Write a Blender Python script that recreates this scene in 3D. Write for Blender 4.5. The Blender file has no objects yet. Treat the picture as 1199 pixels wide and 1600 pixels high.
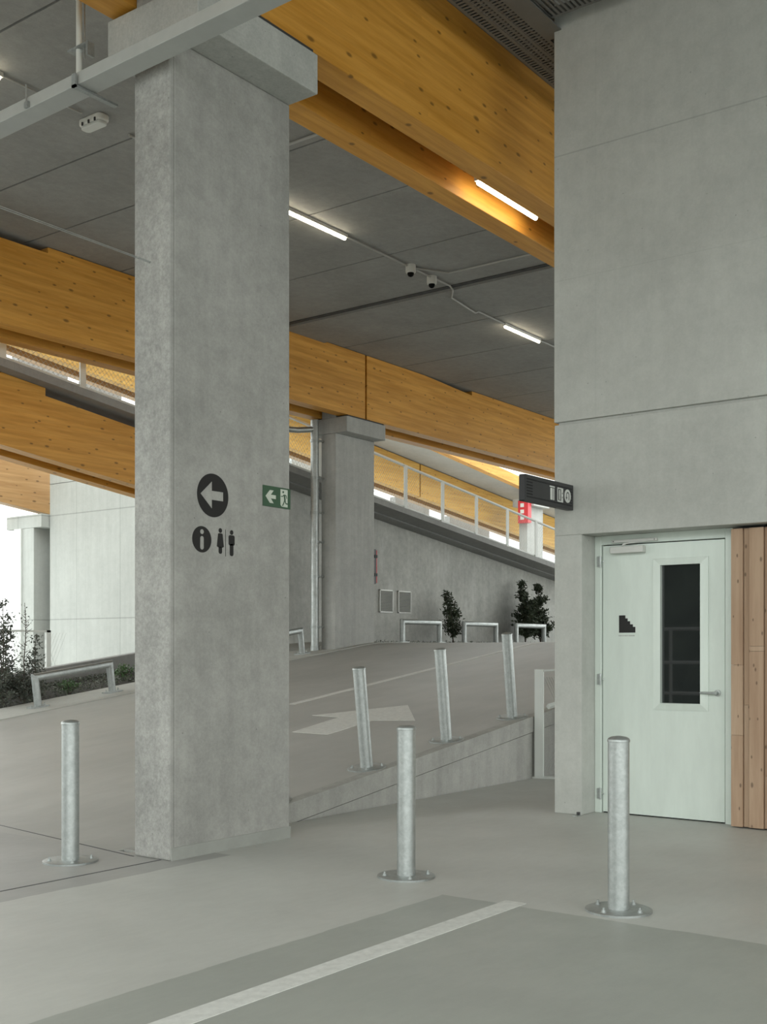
import bpy, bmesh, math, random
from mathutils import Vector, Matrix
random.seed(7)
SC = bpy.context.scene
COL = SC.collection
# ------------------------------------------------------------------ survey
F, CX, HZ, EYE = 1780.0, 600.0, 1015.0, 1.4       # focal length (px), centre, horizon row, eye height
CU, SU = math.cos(math.radians(36.7)), math.sin(math.radians(36.7))
def at_v(px, py, V):
    """world point seen at a pixel on the vertical plane y=V"""
    r = (px-CX)/F; Z = V/(SU-CU*r)
    return Vector((Z*(CU+SU*r), V, EYE+(HZ-py)/F*Z))
def at_u(px, py, U):
    r = (px-CX)/F; Z = U/(CU+SU*r)
    return Vector((U, Z*(SU-CU*r), EYE+(HZ-py)/F*Z))
def at_z(px, py, z):
    Z = F*(EYE-z)/(py-HZ); r = (px-CX)/F
    return Vector((Z*(CU+SU*r), Z*(SU-CU*r), z))
SL, RU = .129, 5.74
def ramp(u):                                      # height of the ramp surface
    q = (u-RU)/.12; a = SL*.12*(math.log(1+math.exp(q)) if q < 30 else q)
    t = 1.535; w = .02
    return -w*math.log(math.exp(-a/w)+math.exp(-t/w)) if a > .5 else a
def slab(u): return 6.84-.1175*u                   # top of the upper ramp slab

# ------------------------------------------------------------------ mesh builder
class MB:
    def __init__(s): s.v = []; s.f = []; s.mi = []
    def add(s, vs, fs, m=0):
        b = len(s.v); s.v += [tuple(v) for v in vs]
        s.f += [tuple(b+i for i in f) for f in fs]; s.mi += [m]*len(fs); return s
    def box(s, a, b, m=0):
        x0,y0,z0 = [min(a[i],b[i]) for i in range(3)]; x1,y1,z1 = [max(a[i],b[i]) for i in range(3)]
        return s.add([(x0,y0,z0),(x1,y0,z0),(x1,y1,z0),(x0,y1,z0),(x0,y0,z1),(x1,y0,z1),(x1,y1,z1),(x0,y1,z1)],
            [(0,3,2,1),(4,5,6,7),(0,1,5,4),(1,2,6,5),(2,3,7,6),(3,0,4,7)], m)
    def prism(s, poly, a, b, axis='y', m=0):
        """poly in the plane normal to axis; y: (x,z)  x: (y,z)  z: (x,y)"""
        n = len(poly)
        def mk(p, d): return {'y':(p[0],d,p[1]), 'x':(d,p[0],p[1]), 'z':(p[0],p[1],d)}[axis]
        vs = [mk(p,a) for p in poly]+[mk(p,b) for p in poly]
        fs = [tuple(range(n)), tuple(range(2*n-1,n-1,-1))]+[(i,(i+n),((i+1)%n)+n,(i+1)%n) for i in range(n)]
        return s.add(vs, fs, m)
    def tube(s, pts, r, n=16, cap=True, m=0):
        pts = [Vector(p) for p in pts]; rings = []
        rr = r if isinstance(r, (list,tuple)) else [r]*len(pts)
        ref = None
        for i, p in enumerate(pts):
            d0 = (p-pts[i-1]).normalized() if i else (pts[1]-p).normalized()
            d1 = (pts[i+1]-p).normalized() if i < len(pts)-1 else d0
            t = (d0+d1).normalized() if (d0+d1).length > 1e-6 else d1
            if ref is None:
                a = Vector((0,0,1)) if abs(d0.z) < .9 else Vector((0,1,0))
                ref = d0.cross(a).normalized()
            bi = d0.cross(ref)
            ring = []
            for k in range(n):
                an = 2*math.pi*k/n; o = (ref*math.cos(an)+bi*math.sin(an))*rr[i]
                # slide along d0 onto the mitre plane
                sden = d0.dot(t); q = o-d0*(o.dot(t)/sden) if sden > .2 else o
                ring.append(p+q)
            rings.append(ring)
            ref = d0.rotation_difference(d1) @ ref; ref = (ref-ref.dot(d1)*d1).normalized()
        vs = [v for ring in rings for v in ring]; fs = []
        for i in range(len(pts)-1):
            for k in range(n): fs.append((i*n+k, i*n+(k+1)%n, (i+1)*n+(k+1)%n, (i+1)*n+k))
        if cap: fs += [tuple(range(n-1,-1,-1)), tuple((len(pts)-1)*n+k for k in range(n))]
        return s.add(vs, fs, m)
    def lathe(s, prof, c=(0,0,0), n=40, m=0):
        vs = []; fs = []
        for (r,z) in prof:
            for k in range(n):
                a = 2*math.pi*k/n; vs.append((c[0]+r*math.cos(a), c[1]+r*math.sin(a), c[2]+z))
        for i in range(len(prof)-1):
            for k in range(n): fs.append((i*n+k, i*n+(k+1)%n, (i+1)*n+(k+1)%n, (i+1)*n+k))
        fs += [tuple(range(n-1,-1,-1)), tuple((len(prof)-1)*n+k for k in range(n))]
        return s.add(vs, fs, m)
    def build(s, name, mats, parent=None, bevel=0, smooth=False, local=False, rot=None):
        if not isinstance(mats, (list,tuple)): mats = [mats]
        if local: o0 = Vector((0,0,0))
        elif parent: 
            o0 = Vector((0,0,0)); q = parent
            while q: o0 = o0+q.location; q = q.parent
        else:
            xs = [v[0] for v in s.v]; ys = [v[1] for v in s.v]; zs = [v[2] for v in s.v]
            o0 = Vector(((min(xs)+max(xs))/2, (min(ys)+max(ys))/2, min(zs)))
        me = bpy.data.meshes.new(name)
        me.from_pydata([(v[0]-o0.x, v[1]-o0.y, v[2]-o0.z) for v in s.v], [], s.f)
        for m in mats: me.materials.append(m)
        for p, i in zip(me.polygons, s.mi): p.material_index = i
        bm = bmesh.new(); bm.from_mesh(me); bmesh.ops.recalc_face_normals(bm, faces=bm.faces); bm.to_mesh(me); bm.free()
        if smooth:
            for p in me.polygons: p.use_smooth = len(p.vertices) <= 4
            if hasattr(me, 'set_sharp_from_angle'): me.set_sharp_from_angle(angle=math.radians(40))
        o = bpy.data.objects.new(name, me); COL.objects.link(o)
        if parent: o.parent = parent
        elif not local: o.location = o0
        if bevel:
            b = o.modifiers.new('bevel', 'BEVEL'); b.width = bevel; b.segments = 2; b.limit_method = 'ANGLE'
        return o
def tag(o, label=None, cat=None, group=None, kind=None):
    for k, v in (('label',label),('category',cat),('group',group),('kind',kind)):
        if v: o[k] = v
    return o
def thing(name, label, cat, loc, group=None):
    o = bpy.data.objects.new(name, None); COL.objects.link(o); o.location = loc; o.empty_display_size = .1
    return tag(o, label, cat, group)
def struct(o): o['kind'] = 'structure'; return o
KIDS = {}
def copy_tree(o, parent=None):
    c = o.copy(); COL.objects.link(c); c.parent = parent
    for ch in [x for x in COL.objects if x.parent == o]: copy_tree(ch, c)
    return c

# ------------------------------------------------------------------ materials
def nodes(name):
    m = bpy.data.materials.new(name); m.use_nodes = True
    nt = m.node_tree; p = nt.nodes['Principled BSDF']
    return m, nt, p
def N(nt, t, **k):
    n = nt.nodes.new(t)
    for a, b in k.items():
        if a in n.inputs: n.inputs[a].default_value = b
        else: setattr(n, a, b)
    return n
def L(nt, a, b): nt.links.new(a, b)
def ramp_node(nt, stops, fac):
    r = nt.nodes.new('ShaderNodeValToRGB'); e = r.color_ramp.elements
    while len(e) < len(stops): e.new(.5)
    for i, (p, c) in enumerate(stops):
        e[i].position = p; e[i].color = (c,c,c,1) if not isinstance(c, tuple) else (*c,1)
    L(nt, fac, r.inputs['Fac']); return r.outputs['Color']
def coords(nt, scale=(1,1,1), gen='Object'):
    tc = nt.nodes.new('ShaderNodeTexCoord'); mp = nt.nodes.new('ShaderNodeMapping')
    mp.inputs['Scale'].default_value = scale; L(nt, tc.outputs[gen], mp.inputs['Vector']); return mp.outputs['Vector']
def noise(nt, vec, scale, detail=6, rough=.6):
    n = nt.nodes.new('ShaderNodeTexNoise'); n.inputs['Scale'].default_value = scale
    n.inputs['Detail'].default_value = detail; n.inputs['Roughness'].default_value = rough
    L(nt, vec, n.inputs['Vector']); return n.outputs['Fac']
def mul(nt, a, b, mode='MULTIPLY', fac=1.0):
    m = nt.nodes.new('ShaderNodeMix'); m.data_type = 'RGBA'; m.blend_type = mode
    if isinstance(fac, float): m.inputs[0].default_value = fac
    else: L(nt, fac, m.inputs[0])
    for s, i in ((a,6),(b,7)):
        if isinstance(s, tuple): m.inputs[i].default_value = (*s,1)
        else: L(nt, s, m.inputs[i])
    return m.outputs[2]
def math_(nt, op, a, b=None):
    m = nt.nodes.new('ShaderNodeMath'); m.operation = op
    for s, i in ((a,0),(b,1)):
        if s is None: continue
        if isinstance(s, (int,float)): m.inputs[i].default_value = s
        else: L(nt, s, m.inputs[i])
    return m.outputs[0]
def bump(nt, p, h, st, dist=.01):
    b = nt.nodes.new('ShaderNodeBump'); b.inputs['Strength'].default_value = st; b.inputs['Distance'].default_value = dist
    L(nt, h, b.inputs['Height']); L(nt, b.outputs['Normal'], p.inputs['Normal'])
def concrete(name, col, var=.16, streak=.1, speck=.0, rough=.75, pores=True, bright=0, spec=.3, sidespeck=0, joints=()):
    m, nt, p = nodes(name)
    v = coords(nt)
    c = mul(nt, col, ramp_node(nt, [(.3,1-var),(.7,1+var)], noise(nt, v, .9, 8, .62)))
    c = mul(nt, c, ramp_node(nt, [(.35,1-var*.6),(.65,1+var*.5)], noise(nt, v, 9, 8, .7)))
    if streak:
        vs = coords(nt, (5,5,.35)); c = mul(nt, c, ramp_node(nt, [(.35,1-streak),(.65,1+streak*.6)], noise(nt, vs, 1.6, 6, .6)))
    if speck: c = mul(nt, c, ramp_node(nt, [(.38,1-speck),(.62,1+speck)], noise(nt, v, 45, 5, .8)))
    if sidespeck:
        g = nt.nodes.new('ShaderNodeNewGeometry'); sn = nt.nodes.new('ShaderNodeSeparateXYZ'); L(nt, g.outputs['Normal'], sn.inputs[0])
        msk = math_(nt, 'GREATER_THAN', math_(nt, 'ABSOLUTE', sn.outputs[0]), .5)
        c = mul(nt, c, ramp_node(nt, [(.36,1-sidespeck),(.64,1+sidespeck*.9)], noise(nt, v, 26, 8, .85)), 'MULTIPLY', msk)
    if pores:
        vo = nt.nodes.new('ShaderNodeTexVoronoi'); vo.inputs['Scale'].default_value = 7; L(nt, v, vo.inputs['Vector'])
        c = mul(nt, c, ramp_node(nt, [(.02,.62),(.05,1.)], vo.outputs['Distance']))
    if bright:
        vb = coords(nt, (1.1,1.1,.28)); b = ramp_node(nt, [(.58,0.),(.74,1.)], noise(nt, vb, 1.3, 9, .7))
        c = mul(nt, c, (.62,.62,.60), 'MIX', math_(nt, 'MULTIPLY', b, bright))
    if joints:
        sp = nt.nodes.new('ShaderNodeSeparateXYZ'); L(nt, v, sp.inputs[0])
        for (ax, val, w, dk) in joints:
            d = math_(nt, 'ABSOLUTE', math_(nt, 'SUBTRACT', sp.outputs[ax], val))
            mk = math_(nt, 'LESS_THAN', d, w)
            c = mul(nt, c, (dk,dk,dk), 'MULTIPLY', mk)
    L(nt, c, p.inputs['Base Color']); p.inputs['Roughness'].default_value = rough
    p.inputs['Specular IOR Level'].default_value = spec
    bump(nt, p, noise(nt, v, 30, 6, .7), .25, .004)
    return m
def plain(name, col, rough=.5, metal=0., spec=.5, var=.06, emis=0, ecol=None, sc=6):
    m, nt, p = nodes(name)
    c = mul(nt, col, ramp_node(nt, [(.3,1-var),(.7,1+var)], noise(nt, coords(nt), sc, 4)))
    L(nt, c, p.inputs['Base Color']); p.inputs['Roughness'].default_value = rough; p.inputs['Metallic'].default_value = metal
    p.inputs['Specular IOR Level'].default_value = spec
    if emis:
        p.inputs['Emission Color'].default_value = (*(ecol or col),1); p.inputs['Emission Strength'].default_value = emis
    return m
def galv(name, base=.56):
    m, nt, p = nodes(name); v = coords(nt)
    vo = nt.nodes.new('ShaderNodeTexVoronoi'); vo.inputs['Scale'].default_value = 60; L(nt, v, vo.inputs['Vector'])
    c = mul(nt, (base*.97,base*1.02,base), ramp_node(nt, [(.0,.90),(1.,1.08)], vo.outputs['Color']))
    c = mul(nt, c, ramp_node(nt, [(.35,.88),(.65,1.08)], noise(nt, v, 14, 8, .75)))
    L(nt, c, p.inputs['Base Color']); p.inputs['Metallic'].default_value = .75
    L(nt, ramp_node(nt, [(.3,.34),(.7,.56)], noise(nt, v, 9, 5)), p.inputs['Roughness'])
    bump(nt, p, noise(nt, coords(nt, (1,1,2.5)), 25, 5, .6), .25, .003)
    return m
def glulam(name, col, dark, coat=.25, rough=.42, lam=.04, axis='X', knots=1.):
    m, nt, p = nodes(name)
    st = {'X':(.35,6,6), 'Z':(6,6,.35)}[axis]
    v = coords(nt, st); g = noise(nt, v, 2.2, 9, .65)
    c = mul(nt, col, dark, 'MIX', ramp_node(nt, [(.36,.85),(.62,0.)], g))
    # lamellae: each layer a slightly different tone
    sp = nt.nodes.new('ShaderNodeSeparateXYZ'); tc = nt.nodes.new('ShaderNodeTexCoord'); L(nt, tc.outputs['Object'], sp.inputs[0])
    if axis == 'X':
        lay = math_(nt, 'FLOOR', math_(nt, 'DIVIDE', sp.outputs[2], lam))
        seg = math_(nt, 'FLOOR', math_(nt, 'ADD', math_(nt, 'DIVIDE', sp.outputs[0], 3.1), math_(nt, 'MULTIPLY', lay, .37)))
        cb = nt.nodes.new('ShaderNodeCombineXYZ'); L(nt, lay, cb.inputs[0]); L(nt, seg, cb.inputs[1])
        wn = nt.nodes.new('ShaderNodeTexWhiteNoise'); L(nt, cb.outputs[0], wn.inputs['Vector'])
        c = mul(nt, c, ramp_node(nt, [(0.,.93),(1.,1.05)], wn.outputs['Value']))
        kv = coords(nt, (.55,1,1.3))
    else: kv = coords(nt, (1.3,1.3,.6))
    vo = nt.nodes.new('ShaderNodeTexVoronoi'); vo.voronoi_dimensions = '2D'; vo.inputs['Scale'].default_value = 4.2 if axis == 'X' else 8
    s3 = nt.nodes.new('ShaderNodeSeparateXYZ'); L(nt, kv, s3.inputs[0]); c3 = nt.nodes.new('ShaderNodeCombineXYZ')
    L(nt, s3.outputs[0 if axis == 'X' else 1], c3.inputs[0]); L(nt, math_(nt, 'ADD', s3.outputs[2], math_(nt, 'MULTIPLY', s3.outputs[1 if axis == 'X' else 0], .7)), c3.inputs[1]); L(nt, c3.outputs[0], vo.inputs['Vector'])
    if knots:
        k = ramp_node(nt, [(.04,1.),(.09,0.)], math_(nt, 'MULTIPLY', vo.outputs['Distance'], ramp_node(nt, [(.3,.6),(.7,1.5)], noise(nt, kv, 3, 2))))
        sel = math_(nt, 'GREATER_THAN', math_(nt, 'FRACT', math_(nt, 'MULTIPLY', vo.outputs['Color'], 3.)), .35)
        c = mul(nt, c, tuple(x*.3 for x in dark), 'MIX', math_(nt, 'MULTIPLY', math_(nt, 'MULTIPLY', k, sel), .8*knots))
    L(nt, c, p.inputs['Base Color']); p.inputs['Roughness'].default_value = rough
    p.inputs['Specular IOR Level'].default_value = .35; p.inputs['Coat Weight'].default_value = coat; p.inputs['Coat Roughness'].default_value = .3
    bump(nt, p, g, .12, .004)
    return m
M = {}
M['col'] = concrete('column_concrete', (.34,.335,.315), .17, .06, .06, .7, sidespeck=.22, joints=((0,-.562,.004,.72),(0,-.553,.005,1.12)))
M['cap'] = concrete('cap_concrete', (.43,.435,.41), .12, .04, .08, .75)
M['col2'] = concrete('pillar_concrete', (.40,.40,.38), .12, .08, .05, .75)
M['ceil'] = concrete('ceiling_concrete', (.31,.31,.295), .13, 0, .04, .8, False)
M['wallr'] = concrete('fairfaced_concrete', (.41,.415,.39), .09, .07, .03, .7)
M['wallb'] = concrete('retaining_wall_concrete', (.47,.47,.44), .18, .07, .05, .75, bright=.85)
M['wallw'] = concrete('pale_wall_concrete', (.46,.475,.45), .06, .05, .02, .7,
    joints=((2,2.35,.012,.72),(2,4.6,.012,.72),(1,-1.4,.014,1.12),(1,.2,.012,.8),(1,1.6,.012,.86)))
M['curb'] = concrete('curb_concrete', (.36,.355,.33), .12, .1, .06, .75)
M['strip'] = concrete('edge_strip_concrete', (.46,.46,.43), .08, 0, .05, .75)
M['slab'] = concrete('deck_slab_concrete', (.30,.30,.29), .1, .05, .04, .7)
M['galv'] = galv('galvanised_steel', .47)
M['galvd'] = galv('galvanised_steel_dull', .40)
M['wood'] = glulam('varnished_glulam', (.70,.345,.06), (.50,.22,.022), .06, .5)
M['woodp'] = glulam('pale_glulam', (.50,.30,.13), (.36,.19,.07), .2, .45)
M['woody'] = glulam('yellow_glulam', (.66,.40,.10), (.50,.26,.05), .0, .55)
M['clad'] = glulam('cladding_timber', (.43,.30,.205), (.31,.195,.125), 0, .7, axis='Z', knots=.9)
M['clad2'] = glulam('cladding_timber_pale', (.47,.34,.24), (.35,.23,.15), 0, .7, axis='Z', knots=.9)
M['white'] = plain('white_painted_steel', (.66,.68,.65), .4, 0, .5, .03)
M['tray'] = plain('grey_painted_steel', (.42,.43,.41), .45, .0, .5, .05)
M['traydark'] = plain('dark_galvanised_tray', (.17,.17,.16), .5, .3)
M['skirt'] = plain('skirt_paint', (.33,.335,.31), .5, 0, .4, .08)
M['grey'] = plain('grey_plastic', (.42,.42,.40), .5)
M['lampb'] = plain('lamp_body_white', (.7,.7,.66), .4)
M['black'] = plain('black_film', (.013,.012,.012), .5, 0, .4, .1)
M['blackm'] = plain('black_powder_coat', (.034,.034,.036), .45, 0, .5, .1)
M['hole'] = plain('dark_inside', (.008,.008,.008), .9, 0, .1)
M['signw'] = plain('white_film', (.62,.63,.60), .5)
M['green'] = plain('green_sign', (.042,.095,.052), .45)
M['signg'] = plain('pale_luminescent_film', (.56,.60,.52), .5)
M['red'] = plain('red_enamel', (.52,.035,.045), .35)
M['line'] = plain('line_paint', (.60,.60,.57), .6, 0, .3, .1, sc=20)
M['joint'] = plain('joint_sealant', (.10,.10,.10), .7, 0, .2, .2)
M['tubel'] = plain('light_tube', (1,.9,.7), .5, emis=7., ecol=(1,.88,.66))
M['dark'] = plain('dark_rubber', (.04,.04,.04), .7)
M['vent'] = plain('vent_metal', (.60,.60,.57), .4, .2)
M['brown'] = plain('brown_cardboard', (.28,.18,.10), .7)
# door: brushed galvanised sheet with a pale green tint
m, nt, p = nodes('pale_door_sheet'); v = coords(nt, (1,1,.25))
c = mul(nt, (.69,.755,.70), ramp_node(nt, [(.3,.93),(.7,1.06)], noise(nt, v, 5, 7, .65)))
L(nt, c, p.inputs['Base Color']); p.inputs['Roughness'].default_value = .38; p.inputs['Metallic'].default_value = .15
M['door'] = m
m, nt, p = nodes('dark_glass'); c = mul(nt, (.014,.016,.017), (1,1,1)); L(nt, c, p.inputs['Base Color'])
p.inputs['Roughness'].default_value = .02; p.inputs['Specular IOR Level'].default_value = .75; M['glass'] = m
# floor with three finishes
def floor_mat():
    m, nt, p = nodes('coated_floor'); tc = nt.nodes.new('ShaderNodeTexCoord'); sp = nt.nodes.new('ShaderNodeSeparateXYZ')
    L(nt, tc.outputs['Object'], sp.inputs[0]); v = tc.outputs['Object']; X, Y = sp.outputs[0], sp.outputs[1]
    wob = math_(nt, 'MULTIPLY', math_(nt, 'SUBTRACT', noise(nt, v, 2.5, 4), .5), .06)
    Yw = math_(nt, 'ADD', Y, wob); Xw = math_(nt, 'ADD', X, wob)
    inB = math_(nt, 'MULTIPLY', math_(nt, 'LESS_THAN', Yw, 3.62), math_(nt, 'LESS_THAN', Xw, 5.42))
    inC = math_(nt, 'MULTIPLY', math_(nt, 'GREATER_THAN', Yw, 5.47), math_(nt, 'LESS_THAN', Xw, 5.6))
    c = mul(nt, (.455,.455,.425), (.325,.335,.305), 'MIX', inB)
    c = mul(nt, c, (.32,.315,.30), 'MIX', inC)
    c = mul(nt, c, ramp_node(nt, [(.3,.92),(.7,1.07)], noise(nt, v, .7, 7, .6)))
    c = mul(nt, c, ramp_node(nt, [(.35,.97),(.65,1.03)], noise(nt, coords(nt,(1,3,1)), 6, 7, .7)))
    L(nt, c, p.inputs['Base Color'])
    rr = ramp_node(nt, [(.35,.42),(.65,.56)], noise(nt, v, 1.3, 5)); L(nt, rr, p.inputs['Roughness'])
    p.inputs['Specular IOR Level'].default_value = .5
    bump(nt, p, noise(nt, v, 90, 3, .6), .18, .003)
    return m
M['floor'] = floor_mat()
def ramp_mat():
    m, nt, p = nodes('ramp_surface'); tc = nt.nodes.new('ShaderNodeTexCoord'); v = tc.outputs['Object']
    c = mul(nt, (.375,.37,.345), ramp_node(nt, [(.3,.86),(.7,1.1)], noise(nt, v, .5, 8, .62)))
    c = mul(nt, c, ramp_node(nt, [(.4,.96),(.6,1.03)], noise(nt, coords(nt,(.6,2,1)), 1.5, 7, .7)))
    L(nt, c, p.inputs['Base Color']); p.inputs['Roughness'].default_value = .5
    bump(nt, p, noise(nt, v, 120, 3, .6), .2, .003); return m
M['ramp'] = ramp_mat()
def leafmat(name, a, b, rough=.5):
    m, nt, p = nodes(name)
    c = mul(nt, a, b, 'MIX', noise(nt, coords(nt), 9, 3)); L(nt, c, p.inputs['Base Color']); p.inputs['Roughness'].default_value = rough
    return m
M['leaf'] = leafmat('dark_leaves', (.035,.05,.03), (.07,.09,.05))
M['leafr'] = leafmat('bush_leaves', (.06,.07,.055), (.13,.145,.115))
M['tuft'] = leafmat('fresh_green_leaves', (.10,.19,.07), (.06,.12,.04))
M['cover'] = leafmat('ground_cover_leaves', (.06,.075,.05), (.15,.165,.125))
M['bark'] = plain('bark', (.09,.075,.06), .8)
M['soil'] = concrete('bark_mulch_soil', (.045,.042,.036), .3, 0, .35, .9, False)
M['bank'] = concrete('dark_planted_bank', (.05,.06,.045), .5, 0, .5, .9, False)
M['ground'] = concrete('outdoor_paving', (.42,.42,.40), .08, 0, .04, .8, False)

# ------------------------------------------------------------------ floor and ramp
floor = struct(MB().box((-9,-9,-.3),(46,6.1,0)).box((-9,6.1,-.3),(5.25,14.3,0)).build('floor', M['floor'], local=True))
tag(MB().box((-9,3.12,0),(5.5,3.25,.003)).build('painted_line', M['line'], floor), 'white painted line')
tag(MB().box((-9,5.715,0),(5.19,5.727,.002)).build('expansion_joint', M['joint'], floor), 'dark sealed joint')
ju0, ju1 = at_z(0,1290,0), at_z(208,1338.5,0)
jd = (ju1-ju0).normalized(); ju0 = ju0-jd*.3
tag(MB().prism([(ju0.x,ju0.y),(ju1.x,ju1.y),(ju1.x+.012,ju1.y),(ju0.x+.012,ju0.y)], .0005,.0025,'z').build('expansion_joint', M['joint'], floor), 'dark sealed joint')
rp = MB(); us = [5.25+.1*i for i in range(30)]+[8.3+.7*i for i in range(12)]+[16.6+.07*i for i in range(30)]+[19,22,26,32,46]
vs = []; 
for u in us: vs += [(u,6.22,ramp(u)),(u,13.3,ramp(u)),(u,13.3,-.3),(u,6.22,-.3)]
fs = []
for i in range(len(us)-1):
    a = 4*i
    for k in range(4): fs.append((a+k, a+(k+1)%4, a+4+(k+1)%4, a+4+k))
fs += [(0,3,2,1), tuple(4*(len(us)-1)+k for k in range(4))]
rp.add(vs, fs); rampo = struct(rp.build('ramp', M['ramp'], local=True))
def on_ramp(px, py):
    r = (px-CX)/F; lo, hi = 3, 40
    for _ in range(60):
        Z = (lo+hi)/2; z = EYE-(py-HZ)/F*Z
        if z > ramp(Z*(CU+SU*r)): lo = Z
        else: hi = Z
    return (Z*(CU+SU*r), Z*(SU-CU*r))
def drape(b, poly, h=.004):
    """closed polygon laid on the ramp plane with a small thickness"""
    n = len(poly); top = [(x,y,ramp(x)+h) for x,y in poly]; bot = [(x,y,ramp(x)-.002) for x,y in poly]
    return b.add(top+bot, [tuple(range(n)), tuple(range(2*n-1,n-1,-1))]+[(i,i+n,(i+1)%n+n,(i+1)%n) for i in range(n)])
arrow = [on_ramp(*q) for q in ((457,1144),(513,1148),(582,1126),(649,1126),(637.5,1102),(488,1118),(530,1121))]
tag(drape(MB(), arrow).build('painted_arrow', M['line'], rampo), 'white painted arrow')
ln = MB()
for i in range(len(us)-1):
    if 10.6 < us[i] and us[i+1] < 18.3: drape(ln, [(us[i],9.70),(us[i+1],9.70),(us[i+1],9.82),(us[i],9.82)])
tag(ln.build('painted_line', M['line'], rampo), 'white painted line')
# concrete curb on the near edge, proud band above a shadow groove
def follow(v0, v1, top, bot, u0, u1, n=30):
    """strip that follows the ramp between two heights above it (bot may be absolute)"""
    b = MB(); vs = []; fs = []
    for i in range(n+1):
        u = u0+(u1-u0)*i/n; t = ramp(u)+top; q = bot(u)
        vs += [(u,v0,q),(u,v1,q),(u,v1,t),(u,v0,t)]
    for i in range(n):
        a = 4*i
        for k in range(4): fs.append((a+k,a+(k+1)%4,a+4+(k+1)%4,a+4+k))
    fs += [(0,3,2,1),(4*n,4*n+1,4*n+2,4*n+3)]
    return b.add(vs, fs)
curb = thing('ramp_curb', 'low concrete curb wall rising along the near edge of the ramp', 'curb', (8.5,6.16,0))
follow(6.10,6.225,.006,lambda u: max(-.05, ramp(u)-.16),5.3,12.0,50).build('coping', M['curb'], curb)
follow(6.115,6.225,-.17,lambda u: -.05,7.05,12.0,30).build('wall_face', M['curb'], curb)
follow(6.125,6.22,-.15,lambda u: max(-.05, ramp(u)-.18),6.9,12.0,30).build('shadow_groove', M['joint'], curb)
st = follow(13.3,14.3,.012,lambda u: -.3,5.25,45,110).build('trim_1', M['strip'], local=True); struct(st)
struct(follow(14.3,15.3,.02,lambda u: -.3,13.6,18.4,20).build('trim_3', M['strip'], local=True))
MB().box((-9,14.3,-.3),(5.25,60,-.02)).box((-60,-60,-.6),(90,90,-.35)).build('ground', M['ground'], local=True)['kind'] = 'structure'
follow(14.3,16.0,-.02,lambda u: -.35,5.25,45,60).build('planting_bed', M['soil'], local=True)['kind'] = 'structure'
up = follow(16.0,16.2,.28,lambda u: -.35,5.25,15.5,30).build('concrete_upstand', M['slab'], bevel=.01)
tag(up, 'low sloping concrete upstand behind the planted strip, in front of the pale wall', 'upstand')

# ------------------------------------------------------------------ ceiling
ce = MB(); ju = [-3,-1.6,-.2,1.3,2.8,4.5,6.2,8.35,9.63,11.2,13.0,14.66,16.0,16.5,18.3,20.1,21.9,23.7,25.5,27.3,29.1,32]
for i in range(len(ju)-1):
    ce.box((ju[i]+.013,-9,7.0),(ju[i+1]-.013,14.0,7.2))
ce.box((-3,-9,7.04),(32,14.0,7.3),1)
ce.box((14.76,-9,6.955),(15.9,14.0,7.01))
ce.box((14.655,-9,6.985),(14.735,14.0,7.01),1)
ce.box((-3,14.0,7.04),(32,15.6,7.3))  # unseen overhang, added to cut sky light on the brown beam beyond
struct(ce.build('ceiling', [M['ceil'],M['joint']], local=True))

# ------------------------------------------------------------------ columns
def column(name, label, u0, v0, zb, zcap, ztop, cap_v=(.27,.27), w=1.2, d=.35, mat='col', head=True, end=None):
    t = thing(name, label, 'column', (u0+w/2, v0+d/2, zb))
    MB().box((u0,v0,zb),(u0+w,v0+d,zcap)).build('shaft', M[mat], t, bevel=.014)
    MB().box((u0-.003,v0-cap_v[0],zcap),(u0+w+.003,v0+d+cap_v[1],zcap+.29)).build('bearing_cap', M['cap'] if mat == 'col' else M[mat], t, bevel=.008)
    if head: MB().box((u0+.02,v0+.005,zcap+.29),(u0+w-.02,v0+d-.005,ztop)).build('head', M[mat], t)
    return t
C1 = column('concrete_column', 'broad grey concrete column in the foreground carrying the black arrow and washroom symbols', 5.19, 5.636, 0, 5.46, 7.0)
C2 = column('concrete_column', 'grey concrete column with a steel downpipe standing in front of the stained ramp wall', 16.56, 13.47, 1.2, 5.46, 7.0, mat='col2')
C4 = column('concrete_column', 'distant concrete column with a red hose box, behind the upper ramp railing', 37.0, 20.95, 1.5, 6.72, 7.2, mat='col2', head=False)
C3 = column('concrete_column', 'pale concrete column at the far left, beside the bright open edge', 15.3, 20.9, -.3, 4.05, 5, mat='wallw', head=False, w=1.2, d=.7)
for (a, b, zc) in ((5.19,5.636,5.75),(16.56,13.47,5.75)):
    t = C1 if a < 6 else C2
    for dv in (-.26,.36):
        tag(MB().box((a+.04,b+dv,zc),(a+1.16,b+dv+.24,zc+.022)).build('bearing_pad', M['dark'], t), 'dark bearing pad')
# steel channels up the open side of the far left column
cg = MB().box((15.26,21.3,-.3),(15.3,21.55,4.05)); cg.build('edge_panel', M['white'], C3)
# smooth painted skirt at the foot of the front column
struct(MB().box((5.20,5.628,0),(6.39,5.637,.085)).build('trim_2', M['skirt'], local=True))

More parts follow.
